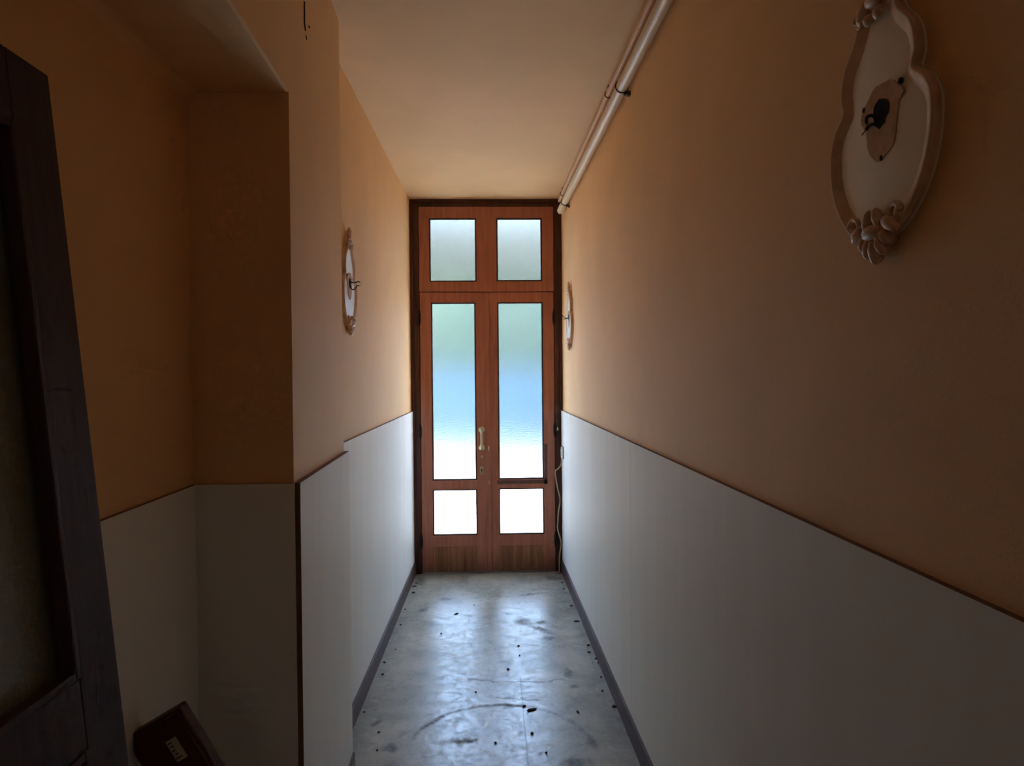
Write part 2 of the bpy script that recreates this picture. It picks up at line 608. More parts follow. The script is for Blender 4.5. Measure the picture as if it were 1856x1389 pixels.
def lintel_ring(y):
    xf = xp(y) if y > 0 else xp(0)
    pts = [(xf, CEIL), (xf, SOFFIT + 0.006), (xf - 0.006, SOFFIT)]
    rr = 0.035
    for k in range(9):
        a = k / 8 * PI / 2
        pts.append((ALC_X + rr - rr * math.sin(a), SOFFIT - rr + rr * math.cos(a)))
    pts += [(ALC_X - 0.1, SOFFIT - rr), (ALC_X - 0.1, CEIL)]
    return [bm.verts.new((x, y, z)) for x, z in pts]


rings = [lintel_ring(y) for y in (ALC_Y, 0.0, Y_BACK)]
for i in range(2):
    n = len(rings[i])
    for k in range(n):
        bm.faces.new((rings[i][k], rings[i][(k + 1) % n], rings[i + 1][(k + 1) % n], rings[i + 1][k]))
bm.faces.new(rings[0])
bm.faces.new(rings[-1][::-1])
tag(link('wall_lintel', bm, M['paint']), 'peach lintel over the recess with rounded inner corner', kind='structure')

tag(link('wall_back', box(-1.6, 1.2, Y_BACK - 0.2, Y_BACK, 0, CEIL), M['paint']), 'peach wall closing the passage behind the viewer', kind='structure')

# facade round the door so that daylight comes only through the glass
bm = bmesh.new()
add_box(bm, -4.0, -0.565, Y_END, Y_END + 0.25, -0.2, 6.0)
add_box(bm, 0.585, 4.0, Y_END, Y_END + 0.25, -0.2, 6.0)
add_box(bm, -0.565, 0.585, Y_END, Y_END + 0.25, 2.93, 6.0)
tag(link('wall_facade', bm, M['garden_wall']), 'outer facade wall around the glazed entrance door', kind='structure')


# ------------------------------------------------------------------ wainscot
def panel_run(fn, y0, y1, thick, side, parent, z0=0.0, top=PANEL_TOP, name='wainscot_panel'):
    """White sheet on a wall x = fn(y); side is +1 when the room is on +X."""
    a = [(fn(y0), y0), (fn(y1), y1), (fn(y1) + side * thick, y1), (fn(y0) + side * thick, y0)]
    bm = bmesh.new()
    add_prism(bm, a, z0, top - 0.0005)
    for f in bm.faces:
        f.material_index = 1 if (f.calc_center_median().z > top - 0.001 or abs(f.normal.y) > 0.9) else 0
    bm.normal_update()
    for f in bm.faces:
        if abs(f.normal.y) > 0.9 or f.normal.z > 0.9:
            f.material_index = 1
    o = link(name, bm, [M['panel'], M['fibre_edge']], parent)
    return o


T = 0.013
for a, b_ in [(3.0015, D + 0.10), (0.45, 3.0), (-2.1, 0.4485), (Y_BACK, -2.1015)]:
    panel_run(xr, a, b_, T, -1, wr)
for a, b_ in [(PIER_Y, D + 0.10)]:
    panel_run(xl, a, b_, T, 1, wl_, top=PANEL_TOP + 0.004)
panel_run(xp, ALC_Y - 0.002, PIER_Y + 0.012, 0.018, 1, pier)


def alx(y):
    return ALC_X


for a, b_ in [(0.2, ALC_Y - 0.001), (-2.2, 0.196)]:
    panel_run(alx, a, b_, 0.010, 1, alc)
bm = box(ALC_X + 0.010, xp(ALC_Y) + 0.003, ALC_Y - 0.010, ALC_Y, 0.0, PANEL_TOP)
bm.normal_update()
for f in bm.faces:
    f.material_index = 1 if f.normal.z > 0.9 else 0
link('wainscot_panel', bm, [M['panel'], M['fibre_edge']], pier)


# skirting
def skirting(name, fn, y0, y1, off, side, label):
    bm = bmesh.new()
    t = 0.009
    ring = []
    for y in (y0, y1):
        x = fn(y) + side * off
        ring.append([bm.verts.new((x, y, 0)), bm.verts.new((x + side * t, y, 0)), bm.verts.new((x + side * t, y, 0.092)),
                     bm.verts.new((x + side * 0.003, y, 0.100)), bm.verts.new((x, y, 0.100))])
    for k in range(5):
        bm.faces.new((ring[0][k], ring[0][(k + 1) % 5], ring[1][(k + 1) % 5], ring[1][k]))
    bm.faces.new(ring[0])
    bm.faces.new(ring[1][::-1])
    tag(link(name, bm, M['base']), label, kind='structure')


skirting('baseboard_right', xr, Y_BACK, D + 0.01, T, -1, 'dark brown skirting along the foot of the right wall')
skirting('baseboard_left', xl, PIER_Y, D + 0.01, T, 1, 'dark brown skirting along the left wall beyond the pier')
skirting('baseboard_pier', xp, ALC_Y, PIER_Y + 0.012, 0.018, 1, 'short dark brown skirting at the foot of the pier')
skirting('baseboard_alcove', alx, -2.2, ALC_Y - 0.01, 0.010, 1, 'dark brown skirting inside the recess')

# crack in the plaster high on the pier
bm = bmesh.new()
for pts, w in [([(2.176, 2.715), (2.175, 2.68), (2.173, 2.650), (2.185, 2.632)], 0.0035), ([(2.194, 2.622), (2.201, 2.612)], 0.0025),
               ([(2.236, 2.672), (2.237, 2.665)], 0.003)]:
    for (ya, za), (yb, zb) in zip(pts, pts[1:]):
        add_tube(bm, [(xp(ya), ya, za), (xp(yb), yb, zb)], w, 6)
link('plaster_crack', bm, M['crack'], pier)


# ------------------------------------------------------------------ glazed double door
door = empty('door_1', (0, D, 0))
tag(door, 'tall reddish wooden double door with frosted panes at the corridor end', 'door', kind='structure')


def L(bm_fn):
    return bm_fn


def frame_ring(bm, x0, x1, z0, z1, w, y0, y1, bevel=0.0):
    """Four mitre-free bars lying around the opening x0..x1, z0..z1, w wide, outside the opening."""
    add_box(bm, x0 - w, x0, y0, y1, z0 - w, z1 + w, bevel)
    add_box(bm, x1, x1 + w, y0, y1, z0 - w, z1 + w, bevel)
    add_box(bm, x0, x1, y0, y1, z1, z1 + w, bevel)
    add_box(bm, x0, x1, y0, y1, z0 - w, z0, bevel)


def glazed_sash(name, x0, x1, z0, z1, holes, y0, thick, mat, parent, bevel=0.0025):
    """A sash with rectangular holes [(hx0,hx1,hz0,hz1)] built from stiles and rails of one mesh."""
    xs = sorted({x0, x1, *[h[0] for h in holes], *[h[1] for h in holes]})
    zs = sorted({z0, z1, *[h[2] for h in holes], *[h[3] for h in holes]})
    bm = bmesh.new()
    vt = {}

    def V(x, y, z):
        k = (round(x, 5), round(y, 5), round(z, 5))
        if k not in vt:
            vt[k] = bm.verts.new((x, y, z))
        return vt[k]

    def inside(xc, zc):
        return any(h[0] < xc < h[1] and h[2] < zc < h[3] for h in holes)
    cells = {}
    for i in range(len(xs) - 1):
        for j in range(len(zs) - 1):
            cells[i, j] = not inside((xs[i] + xs[i + 1]) / 2, (zs[j] + zs[j + 1]) / 2)
    y1 = y0 + thick
    for (i, j), full in cells.items():
        if not full:
            continue
        a, b, c, d = xs[i], xs[i + 1], zs[j], zs[j + 1]
        bm.faces.new((V(a, y0, c), V(b, y0, c), V(b, y0, d), V(a, y0, d)))
        bm.faces.new((V(a, y1, c), V(a, y1, d), V(b, y1, d), V(b, y1, c)))
        for di, dj, q in ((-1, 0, (a, c, a, d)), (1, 0, (b, c, b, d)), (0, -1, (a, c, b, c)), (0, 1, (a, d, b, d))):
            if not cells.get((i + di, j + dj), False):
                bm.faces.new((V(q[0], y0, q[1]), V(q[2], y0, q[3]), V(q[2], y1, q[3]), V(q[0], y1, q[1])))
    bmesh.ops.recalc_face_normals(bm, faces=bm.faces[:])
    flat = [e for e in bm.edges if len(e.link_faces) == 2 and e.link_faces[0].normal.angle(e.link_faces[1].normal) > 1.0]
    bmesh.ops.bevel(bm, geom=flat, offset=bevel, segments=2, affect='EDGES')
    return link(name, bm, mat, parent)


# local Y of the door: 0 is the room-side face of the left leaf, + is outdoors
fr = bmesh.new()
add_box(fr, -0.585, -0.529, 0.004, 0.16, 0.0, 2.945, 0.003)
add_box(fr, 0.533, 0.600, 0.004, 0.16, 0.0, 2.945, 0.003)
add_box(fr, -0.529, 0.533, 0.004, 0.16, 2.895, 2.945, 0.003)
add_box(fr, -0.529, 0.533, 0.050, 0.10, 2.19, 2.26)
add_box(fr, -0.529, 0.533, 0.050, 0.12, -0.01, 0.03)
add_box(fr, -0.535, -0.505, 0.050, 0.12, 0.0, 2.9)
add_box(fr, 0.505, 0.54, 0.050, 0.12, 0.0, 2.9)
add_box(fr, -0.598, -0.572, -0.012, 0.004, 0.0, 2.95, 0.004)
add_box(fr, 0.574, 0.604, -0.012, 0.004, 0.0, 2.95, 0.004)
add_box(fr, -0.572, 0.574, -0.012, 0.004, 2.925, 2.95, 0.004)
frame = link('door_frame', fr, M['frame_wood'], door)
frame['label'] = 'darker outer frame of the double door'

GL = 0.028                                                  # glass depth


def glaze(parent, hole, mat, bead_w=0.011):
    x0, x1, z0, z1 = hole
    bm = bmesh.new()
    frame_ring(bm, x0 + bead_w, x1 - bead_w, z0 + bead_w, z1 - bead_w, bead_w, 0.010, GL, 0.002)
    bd = link('glazing_bead', bm, M['bead'], parent)
    p = link('glass_pane', box(x0 + 0.002, x1 - 0.002, GL, GL + 0.004, z0 + 0.002, z1 - 0.002), mat, parent)
    return p


tr_holes = [(-0.447, -0.077, 2.305, 2.805), (0.081, 0.441, 2.307, 2.805)]
transom = glazed_sash('transom_sash', -0.527, 0.531, 2.226, 2.893, tr_holes, 0.0, 0.045, M['door_wood'], door)
for h in tr_holes:
    glaze(transom, h, M['glass_frosted'])

lf_holes = [(-0.439, -0.088, 0.738, 2.142), (-0.439, -0.088, 0.301, 0.667)]
rt_holes = [(0.083, 0.443, 0.740, 2.142), (0.083, 0.443, 0.301, 0.669)]
leaf_l = glazed_sash('door_leaf', -0.525, 0.001, 0.012, 2.221, lf_holes, -0.002, 0.045, M['door_wood'], door)
leaf_r = glazed_sash('door_leaf', 0.003, 0.529, 0.012, 2.221, rt_holes, 0.004, 0.040, M['door_wood'], door)
for lf, holes in ((leaf_l, lf_holes), (leaf_r, rt_holes)):
    for h in holes:
        glaze(lf, h, M['glass_pebbled'])
# dark replacement strip right of the tall right pane
bm = box(0.443, 0.470, -0.003, 0.006, 0.70, 1.02, 0.002)
add_box(bm, 0.07, 0.470, -0.003, 0.006, 0.705, 0.735, 0.002)
st = link('repair_strip', bm, M['repair'], leaf_r)
st['label'] = 'darker repair strip beside the tall right pane'
# meeting-stile cover
link('meeting_strip', box(-0.014, 0.020, -0.008, 0.006, 0.02, 2.215, 0.003), M['door_wood'], leaf_l)

# reeded panels at the foot: narrow half-round slats
for lf, x0, x1, yb in ((leaf_l, -0.436, -0.090, -0.002), (leaf_r, 0.084, 0.440, 0.004)):
    bm = bmesh.new()
    n = 25
    for k in range(n):
        xc = x0 + (k + 0.5) * (x1 - x0) / n
        r = (x1 - x0) / n / 2
        add_tube(bm, [(xc, yb - 0.001, 0.022), (xc, yb - 0.001, 0.214)], r * 0.96, 8)
    rp = link('reeded_panel', bm, M['reed_wood'], lf)
    rp['kind'] = 'stuff'

# pull handle, keyhole plate, latch, hinges
hb = bmesh.new()
for z in (1.138, 0.994):
    add_lathe(hb, [(0.026, 0.0), (0.026, 0.004), (0.021, 0.008), (0.012, 0.011), (0.010, 0.026), (0.014, 0.030), (0.015, 0.036), (0.010, 0.042)], (-0.049, -0.002, z), (0, -1, 0), 22)
hd = link('pull_handle', hb, M['brass'], leaf_l, True)
hd['label'] = 'tarnished brass pull handle on two round bases'
link('grip_bar', tube(smooth_path([(-0.049, -0.034, 1.138), (-0.049, -0.044, 1.11), (-0.049, -0.046, 1.066), (-0.049, -0.044, 1.022), (-0.049, -0.034, 0.994)], 5), 0.0075, 10), M['brass'], leaf_l, True)
link('bolt_cap', add_lathe(bmesh.new(), [(0.010, 0), (0.010, 0.002), (0.006, 0.004)], (-0.049, -0.002, 0.923), (0, -1, 0), 14), M['brass'], leaf_l, True)
bm = box(-0.065, -0.037, -0.006, -0.001, 0.786, 0.846, 0.003)
ks = link('keyhole_plate', bm, M['brass'], leaf_l)
bm = add_lathe(bmesh.new(), [(0.006, 0), (0.006, 0.001)], (-0.051, -0.0062, 0.822), (0, -1, 0), 12)
add_prism(bm, [(-0.054, -0.0072), (-0.048, -0.0072), (-0.048, -0.0062), (-0.054, -0.0062)], 0.798, 0.820)
link('keyhole', bm, M['hole'], leaf_l)
link('latch', box(0.002, 0.011, -0.020, -0.008, 0.974, 1.008, 0.003), M['plastic'], leaf_r)['label'] = 'small pale catch on the meeting stile'
link('latch', box(0.004, 0.010, -0.014, -0.008, 0.70, 0.735, 0.002), M['brass'], leaf_r)
for xh, lf in ((-0.531, leaf_l), (0.533, leaf_r)):
    for z in (2.02, 1.13, 0.26):
        bm = bmesh.new()
        add_lathe(bm, [(0.003, -0.062), (0.008, -0.056), (0.008, -0.002), (0.0065, 0.0), (0.008, 0.002), (0.008, 0.056), (0.003, 0.062)], (xh, -0.004, z), (0, 0, 1), 12)
        add_box(bm, xh - 0.013, xh + 0.013, -0.003, 0.003, z - 0.040, z + 0.040, 0.001)
        link('hinge', bm, M['iron'], lf)
link('catch', box(0.548, 0.558, -0.012, 0.006, 1.125, 1.150, 0.003), M['plastic'], frame)

# ------------------------------------------------------------------ pipes under the ceiling
by = [Y_BACK + 0.0, -1.0, 1.0, 3.0, 5.20]
bp = [(xr(y) - 0.034, y, 2.806) for y in by]
bp += [(xr(5.33) - 0.034, 5.33, 2.806), (xr(5.345) - 0.034, 5.345, 2.806), (xr(5.355) - 0.034, 5.355, 2.806)]
big = link('drain_pipe', tube(bp, [0.0255] * 6 + [0.023, 0.015], 24), M['pipe'], None, True)
tag(big, 'thicker cream pipe along the right wall just under the ceiling', 'pipe')


def clip(y, x, z, r, parent, stub):
    bm = bmesh.new()
    ring = [(x + math.cos(a) * (r + 0.002), y, z + math.sin(a) * (r + 0.002)) for a in [k * 2 * PI / 24 for k in range(25)]]
    add_tube(bm, ring, 0.0028, 6)
    if stub:
        add_tube(bm, [(x + r * 0.6, y, z - r * 0.8), (xr(y) - 0.004, y - 0.01, z - r - 0.01)], 0.004, 6)
        add_box(bm, x + r * 0.3, x + r * 0.3 + 0.012, y - 0.008, y + 0.008, z - r - 0.012, z - r + 0.002, 0.002)
        add_box(bm, xr(y) - 0.012, xr(y) + 0.003, y - 0.018, y + 0.004, z - r - 0.018, z - r + 0.002, 0.002)
    link('pipe_clip', bm, M['clip'], parent)


for y in (1.2, 3.02, 5.05):
    clip(y, xr(y) - 0.034, 2.806, 0.0255, big, True)
sp = [(xr(y) - 0.030, y, 2.905) for y in (Y_BACK, 0, 3, 5.40)] + [(xr(5.43) - 0.030, 5.43, 2.905), (xr(5.437) - 0.030, 5.437, 2.905)]
small = link('supply_pipe', tube(sp, [0.014] * 4 + [0.012, 0.007], 18), M['pipe_peach'], None, True)
tag(small, 'thinner cream pipe tucked above the thicker pipe in the ceiling corner', 'pipe')
for y in (1.3, 3.36, 5.22):
    clip(y, xr(y) - 0.030, 2.905, 0.014, small, False)
    bm = add_tube(bmesh.new(), [(xr(y) - 0.030, y, 2.918), (xr(y) - 0.030, y, CEIL + 0.005)], 0.003, 6)
    link('hanger', bm, M['clip'], small)

# ------------------------------------------------------------------ cartouche wall plates left by lamps
half = [(0.000, 0.196), (0.030, 0.190), (0.050, 0.165), (0.066, 0.140), (0.094, 0.112), (0.106, 0.084), (0.109, 0.058), (0.101, 0.040),
        (0.112, 0.028), (0.132, 0.012), (0.146, -0.014), (0.149, -0.045), (0.144, -0.080), (0.133, -0.110), (0.115, -0.140), (0.090, -0.165),
        (0.060, -0.186), (0.030, -0.196), (0.000, -0.198)]
half = [(x * 0.96, z) for x, z in half]
outline = [Vector((x, 0, z)) for x, z in half] + [Vector((-x, 0, z)) for x, z in half[-2:0:-1]]
HX = 0.014                                                  # the lamp sat a little off the middle


def resample(pts, per=3):
    n = len(pts)
    res = []
    for i in range(n):
        p0, p1, p2, p3 = pts[i - 1], pts[i], pts[(i + 1) % n], pts[(i + 2) % n]
        for k in range(per):
            t = k / per
            res.append(0.5 * ((2 * p1) + (p2 - p0) * t + (2 * p0 - 5 * p1 + 4 * p2 - p3) * t * t + (3 * p1 - p0 - 3 * p2 + p3) * t ** 3))
    return res


oc = resample(outline)


def shell_from(loop, levels):
    """levels: [(shrink, y)] from the outside in; the last ring closes with a face. Front is -Y."""
    bm = bmesh.new()
    c = Vector((0, 0, -0.01))
    rings = []
    n = len(loop)
    for s, y in levels:
        ring = []
        for i, p in enumerate(loop):
            t = (loop[(i + 1) % n] - loop[i - 1]).normalized()
            nr = Vector((t.z, 0, -t.x))
            if nr.dot(p - c) < 0:
                nr = -nr
            q = (p - nr * s[1] - c) * s[0] + c if isinstance(s, tuple) else (p - c) * s + c
            ring.append(bm.verts.new((q.x, y, q.z)))
        rings.append(ring)
    for a, b in zip(rings, rings[1:]):
        for i in range(n):
            bm.faces.new((a[i], a[(i + 1) % n], b[(i + 1) % n], b[i]))
    bm.faces.new(rings[-1])
    bm.faces.new(rings[0][::-1])
    return bm


def make_plate():
    root = empty('wall_plate')
    link('plate', shell_from(oc, [(1.0, 0.0), (1.0, -0.008), (0.97, -0.012), (0.90, -0.011), (0.80, -0.012), (0.5, -0.016), (0.2, -0.017)]), M['plate'], root, True)
    # rim: a soft raised moulding riding the outline
    bm = bmesh.new()
    n = len(oc)
    cen = Vector((0, 0, -0.01))
    rings = []
    prof = [(-0.002, 0.0), (0.003, -0.013), (0.0035, -0.018), (0.0, -0.021), (-0.004, -0.0205), (-0.012, -0.0165), (-0.020, -0.0135), (-0.027, -0.0105)]
    for i in range(n):
        t = (oc[(i + 1) % n] - oc[i - 1]).normalized()
        nr = Vector((t.z, 0, -t.x))
        if nr.dot(oc[i] - cen) < 0:
            nr = -nr
        rings.append([bm.verts.new((oc[i].x + nr.x * a, y, oc[i].z + nr.z * a)) for a, y in prof])
    for i in range(n):
        for k in range(len(prof) - 1):
            bm.faces.new((rings[i][k], rings[(i + 1) % n][k], rings[(i + 1) % n][k + 1], rings[i][k + 1]))
    link('rim', bm, M['rim'], root, True)['label'] = 'raised rosy border of the plate'
    # crest: shell fingers over a scrolled base
    bm = bmesh.new()
    for a, l, w in ((-0.62, 0.030, 0.012), (-0.30, 0.040, 0.012), (0.0, 0.046, 0.013), (0.30, 0.040, 0.012), (0.62, 0.030, 0.012)):
        add_ball(bm, (-math.sin(a) * 0.022, -0.016, 0.198 + math.cos(a) * l * 0.62), (w * 0.75, 0.011, l * 0.62, a))
    add_ball(bm, (0, -0.019, 0.186), (0.026, 0.012, 0.013))
    for s in (-1, 1):
        add_ball(bm, (s * 0.036, -0.018, 0.180), (0.015, 0.010, 0.022, s * 0.6))
        add_tube(bm, [(s * (0.045 + 0.012 * math.cos(q)), -0.020, 0.172 + 0.012 * math.sin(q)) for q in [k * 0.5 for k in range(12)]], [0.005 - 0.0003 * k for k in range(12)], 8)
        add_ball(bm, (s * 0.014, -0.022, 0.158), (0.012, 0.008, 0.010, s * 0.4))
    link('crest', bm, M['rim'], root, True)['label'] = 'shell crest at the top of the plate'
    bm = bmesh.new()
    for a, l, w in ((-0.85, 0.026, 0.012), (-0.45, 0.032, 0.013), (0.0, 0.037, 0.016), (0.45, 0.032, 0.013), (0.85, 0.026, 0.012)):
        add_ball(bm, (math.sin(a) * 0.040, -0.017, -0.184 - math.cos(a) * l * 0.80), (w * 0.80, 0.014, l * 0.66, a * 0.75))
    add_ball(bm, (0, -0.022, -0.186), (0.030, 0.014, 0.014))
    for s in (-1, 1):
        add_ball(bm, (s * 0.044, -0.020, -0.180), (0.024, 0.012, 0.012, -s * 0.5))
        add_ball(bm, (s * 0.014, -0.024, -0.165), (0.009, 0.009, 0.018, s * 0.35))
        add_tube(bm, [(s * (0.058 + 0.013 * math.cos(q)), -0.022, -0.166 + 0.013 * math.sin(q)) for q in [k * 0.5 for k in range(12)]], [0.006 - 0.0004 * k for k in range(12)], 8)
    link('base_ornament', bm, M['rim'], root, True)['label'] = 'leafy scroll ornament at the foot of the plate'
    # bare patch where the lamp sat: a drop shape
    pts = []
    for k in range(28):
        a = k / 28 * 2 * PI
        r = 0.052 if math.sin(a) > 0 else 0.052 - 0.010 * abs(math.cos(a))
        z = math.sin(a) * (0.046 if math.sin(a) > 0 else 0.074)
        pts.append((HX + math.cos(a) * r * 1.1 * (1 + 0.05 * math.sin(5 * a)), z * (1 + 0.04 * math.sin(7 * a + 1))))
    bm = bmesh.new()
    fr_, bk_ = [bm.verts.new((x, -0.0180, z)) for x, z in pts], [bm.verts.new((x, -0.0150, z)) for x, z in pts]
    bm.faces.new(fr_)
    for k in range(28):
        bm.faces.new((fr_[k], bk_[k], bk_[(k + 1) % 28], fr_[(k + 1) % 28]))
    link('bare_patch', bm, M['bare'], root)['label'] = 'bare peach patch where a lamp was fixed'
    # broken ragged hole, its inner dark painted on a disc
    bm = bmesh.new()
    n = 18
    ro = [0.0225 * (1 + 0.12 * math.sin(3.1 * k) + 0.08 * math.cos(5.3 * k)) for k in range(n)]
    a_ = [bm.verts.new((HX + math.cos(k / n * 2 * PI) * ro[k], -0.0178, math.sin(k / n * 2 * PI) * ro[k])) for k in range(n)]
    b_ = [bm.verts.new((HX + math.cos(k / n * 2 * PI) * ro[k] * 0.95, -0.0192, math.sin(k / n * 2 * PI) * ro[k] * 0.95)) for k in range(n)]
    c_ = [bm.verts.new((HX + math.cos(k / n * 2 * PI) * ro[k] * 0.75, -0.0182, math.sin(k / n * 2 * PI) * ro[k] * 0.75)) for k in range(n)]
    for k in range(n):
        j = (k + 1) % n
        bm.faces.new((a_[k], a_[j], b_[j], b_[k]))
        bm.faces.new((b_[k], b_[j], c_[j], c_[k]))
    bm.faces.new(c_)
    link('wire_hole', bm, M['hole'], root)['label'] = 'charred broken hole for the lamp wires'
    for x, z in ((0.050, 0.030), (-0.050, 0.022), (0.0, -0.071)):
        link('screw_hole', add_lathe(bmesh.new(), [(0.0045, 0), (0.0045, 0.0036), (0.002, 0.0042)], (HX + x, -0.0145, z), (0, -1, 0), 10), M['hole'], root)
    return root


def add_wires(root, paths, flip=1):
    for k, p in enumerate(paths):
        p = [(HX + flip * a, b_, c) for a, b_, c in p]
        w = link('wire', tube(smooth_path(p, 5), 0.0026, 8), M['wire'], root, True)
        if k == 0:
            w['label'] = 'loose lamp wires poking from the hole'
        link('wire_end', tube([p[-1], tuple(Vector(p[-1]) + (Vector(p[-1]) - Vector(p[-2])).normalized() * 0.012)], 0.0014, 6), M['copper'], w)


def copy_thing(src):
    r = src.copy()
    COL.objects.link(r)
    for ch in src.children:
        c = ch.copy()
        COL.objects.link(c)
        c.parent = r
    return r


plate = make_plate()
plate2 = copy_thing(plate)
plate3 = copy_thing(plate)
TR = math.atan(0.0103)
TL = math.atan(0.0150)
for p, y, z, side, lab in ((plate, 1.112, 1.990, 1, 'large near white cartouche lamp plate high on the right peach wall'),
                           (plate2, 5.03, 1.978, 1, 'far right white cartouche lamp plate close to the glazed door'),
                           (plate3, 3.235, 1.998, -1, 'white cartouche lamp plate on the left wall with long dangling wires')):
    if side > 0:
        p.location = (xr(y) + 0.001, y, z)
        p.rotation_euler = (0, 0, -PI / 2 + TR)
    else:
        p.location = (xl(y) - 0.001, y, z)
        p.rotation_euler = (0, 0, PI / 2 - TL)
        p.scale = (-1, 1, 1)                               # cast as the mirror image of the right-hand plates
    tag(p, lab, 'lamp plate', 'cartouche lamp plates on the corridor walls')
add_wires(plate, [[(-0.012, -0.018, -0.002), (-0.018, -0.025, 0.002), (-0.025, -0.027, 0.0), (-0.030, -0.024, -0.006)],
                  [(-0.012, -0.018, -0.012), (-0.020, -0.025, -0.013), (-0.028, -0.026, -0.017)]])
add_wires(plate2, [[(-0.004, -0.018, 0.0), (0.002, -0.035, -0.008), (0.010, -0.060, 0.004), (0.012, -0.066, 0.016)],
                   [(0.006, -0.018, -0.006), (0.002, -0.040, -0.014), (0.006, -0.055, -0.012)]])
add_wires(plate3, [[(0.0, -0.018, 0.004), (0.004, -0.028, 0.002), (0.008, -0.045, 0.002), (0.014, -0.052, 0.008), (0.022, -0.058, 0.005)],
                   [(0.004, -0.018, -0.010), (0.006, -0.026, -0.028), (0.010, -0.038, -0.028), (0.014, -0.047, -0.012), (0.022, -0.055, -0.010)]], -1)

# ------------------------------------------------------------------ switch box and its loose cable by the door
sw = empty('wall_switch', (xr(5.46) - T, 5.46, 0.962), (0, 0, -PI / 2 + TR))
tag(sw, 'small white switch plate on the right panel beside the door', 'switch')
link('plate', box(-0.048, 0.048, -0.012, 0.001, -0.044, 0.044, 0.003), M['plastic'], sw)
link('rocker', box(-0.014, 0.014, -0.017, -0.011, -0.026, 0.026, 0.002), M['plastic'], sw)
link('plate_edge', box(-0.051, 0.051, -0.004, 0.0005, -0.047, 0.047), M['bead'], sw)

path = [(0.580, 5.53, 0.935), (0.576, 5.545, 0.86), (0.553, 5.548, 0.825), (0.529, 5.555, 0.803), (0.535, 5.557, 0.74), (0.547, 5.556, 0.672), (0.566, 5.55, 0.578), (0.553, 5.553, 0.493),
        (0.548, 5.555, 0.41), (0.546, 5.556, 0.343), (0.572, 5.545, 0.236), (0.561, 5.550, 0.16), (0.556, 5.552, 0.10), (0.556, 5.550, 0.02), (0.545, 5.543, 0.006), (0.520, 5.538, 0.0055)]
cab = link('loose_cable', tube(smooth_path(path, 5), 0.0052, 10), M['cable'], None, True)
tag(cab, 'loose beige cable hanging beside the right door jamb down to the floor', 'cable')
link('cable_end', tube([(0.520, 5.538, 0.0055), (0.498, 5.53, 0.004)], 0.003, 8), M['plastic'], cab)

# ------------------------------------------------------------------ glazed door leaf leaning on the recess wall
LEAN = -0.0975
leaf = empty('leaning_door', (-0.553, 1.265, 0.005), (0, math.asin(LEAN), 0))
tag(leaf, 'dark brown glazed door leaf leaning against the left recess wall', 'door leaf')
TH, WD, HT, STL = 0.046, 0.82, 2.115, 0.112
# local frame: x 0 is the visible face, -TH the back; y 0 is the far edge, -WD the near edge
link('stile', box(-TH, 0, -STL, 0, 0, HT, 0.003), M['leaf_wood'], leaf)
link('stile', box(-TH, 0, -WD, -WD + STL, 0, HT, 0.003), M['leaf_wood'], leaf)
link('rail', box(-TH, 0, -WD + STL, -STL, HT - 0.12, HT, 0.003), M['leaf_wood'], leaf)
link('rail', box(-TH, 0, -WD + STL, -STL, 0.985, 1.10, 0.003), M['leaf_wood'], leaf)
link('rail', box(-TH, 0, -WD + STL, -STL, 0, 0.20, 0.003), M['leaf_wood'], leaf)
link('glass_pane', box(-TH + 0.006, -TH + 0.011, -WD + STL - 0.01, -STL + 0.01, 1.09, HT - 0.11), M['dim_glass'], leaf)
bm = bmesh.new()
y0, y1, z0, z1 = -WD + STL, -STL, 0.20, 0.985
add_box(bm, -TH + 0.012, -0.022, y0 - 0.005, y1 + 0.005, z0 - 0.005, z1 + 0.005)
add_box(bm, -0.024, -0.008, y0 + 0.07, y1 - 0.07, z0 + 0.07, z1 - 0.07, 0.007)
link('lower_panel', bm, M['leaf_wood'], leaf)
bm = bmesh.new()
for za, zb in ((0.20, 0.985), (1.10, HT - 0.12)):
    w = 0.014
    add_box(bm, -0.020, 0.004, y0, y0 + w, za, zb, 0.003)
    add_box(bm, -0.020, 0.004, y1 - w, y1, za, zb, 0.003)
    add_box(bm, -0.020, 0.004, y0 + w, y1 - w, za, za + w, 0.003)
    add_box(bm, -0.020, 0.004, y0 + w, y1 - w, zb - w, zb, 0.003)
link('moulding', bm, M['leaf_wood'], leaf)

# ------------------------------------------------------------------ tilted wooden case with a paper label
TILT = math.radians(30)
case = empty('wooden_board', (-0.702, 1.60, 0.838))
# local frame: origin at the upper right front corner, x to the left edge is -w, z down along the length
CW, CL, CD = 0.140, 0.955, 0.045
case.rotation_euler = (0, -TILT, 0)
tag(case, 'dark red wooden board with small paper label tilted against the recess wall', 'board')
link('body', box(-CW, 0, 0.006, CD, -CL, 0, 0.006), M['case_wood'], case)
link('front_board', box(-CW + 0.022, -0.006, 0.0, 0.012, -CL + 0.02, -0.006, 0.003), M['case_wood'], case)
lb = link('paper_label', box(-0.062, -0.036, -0.0012, 0.001, -0.105, -0.052, 0.0003), M['paper'], case)
lb['label'] = 'small cream paper label with faded print'
bm = bmesh.new()
for k, (a, b_) in enumerate(((-0.060, -0.050), (-0.059, -0.049), (-0.060, -0.051), (-0.056, -0.048), (-0.060, -0.044))):
    z = -0.059 - 0.0095 * k
    add_box(bm, a, b_, -0.0018, -0.0010, z - 0.0014, z + 0.0014)
link('print', bm, M['ink'], lb)

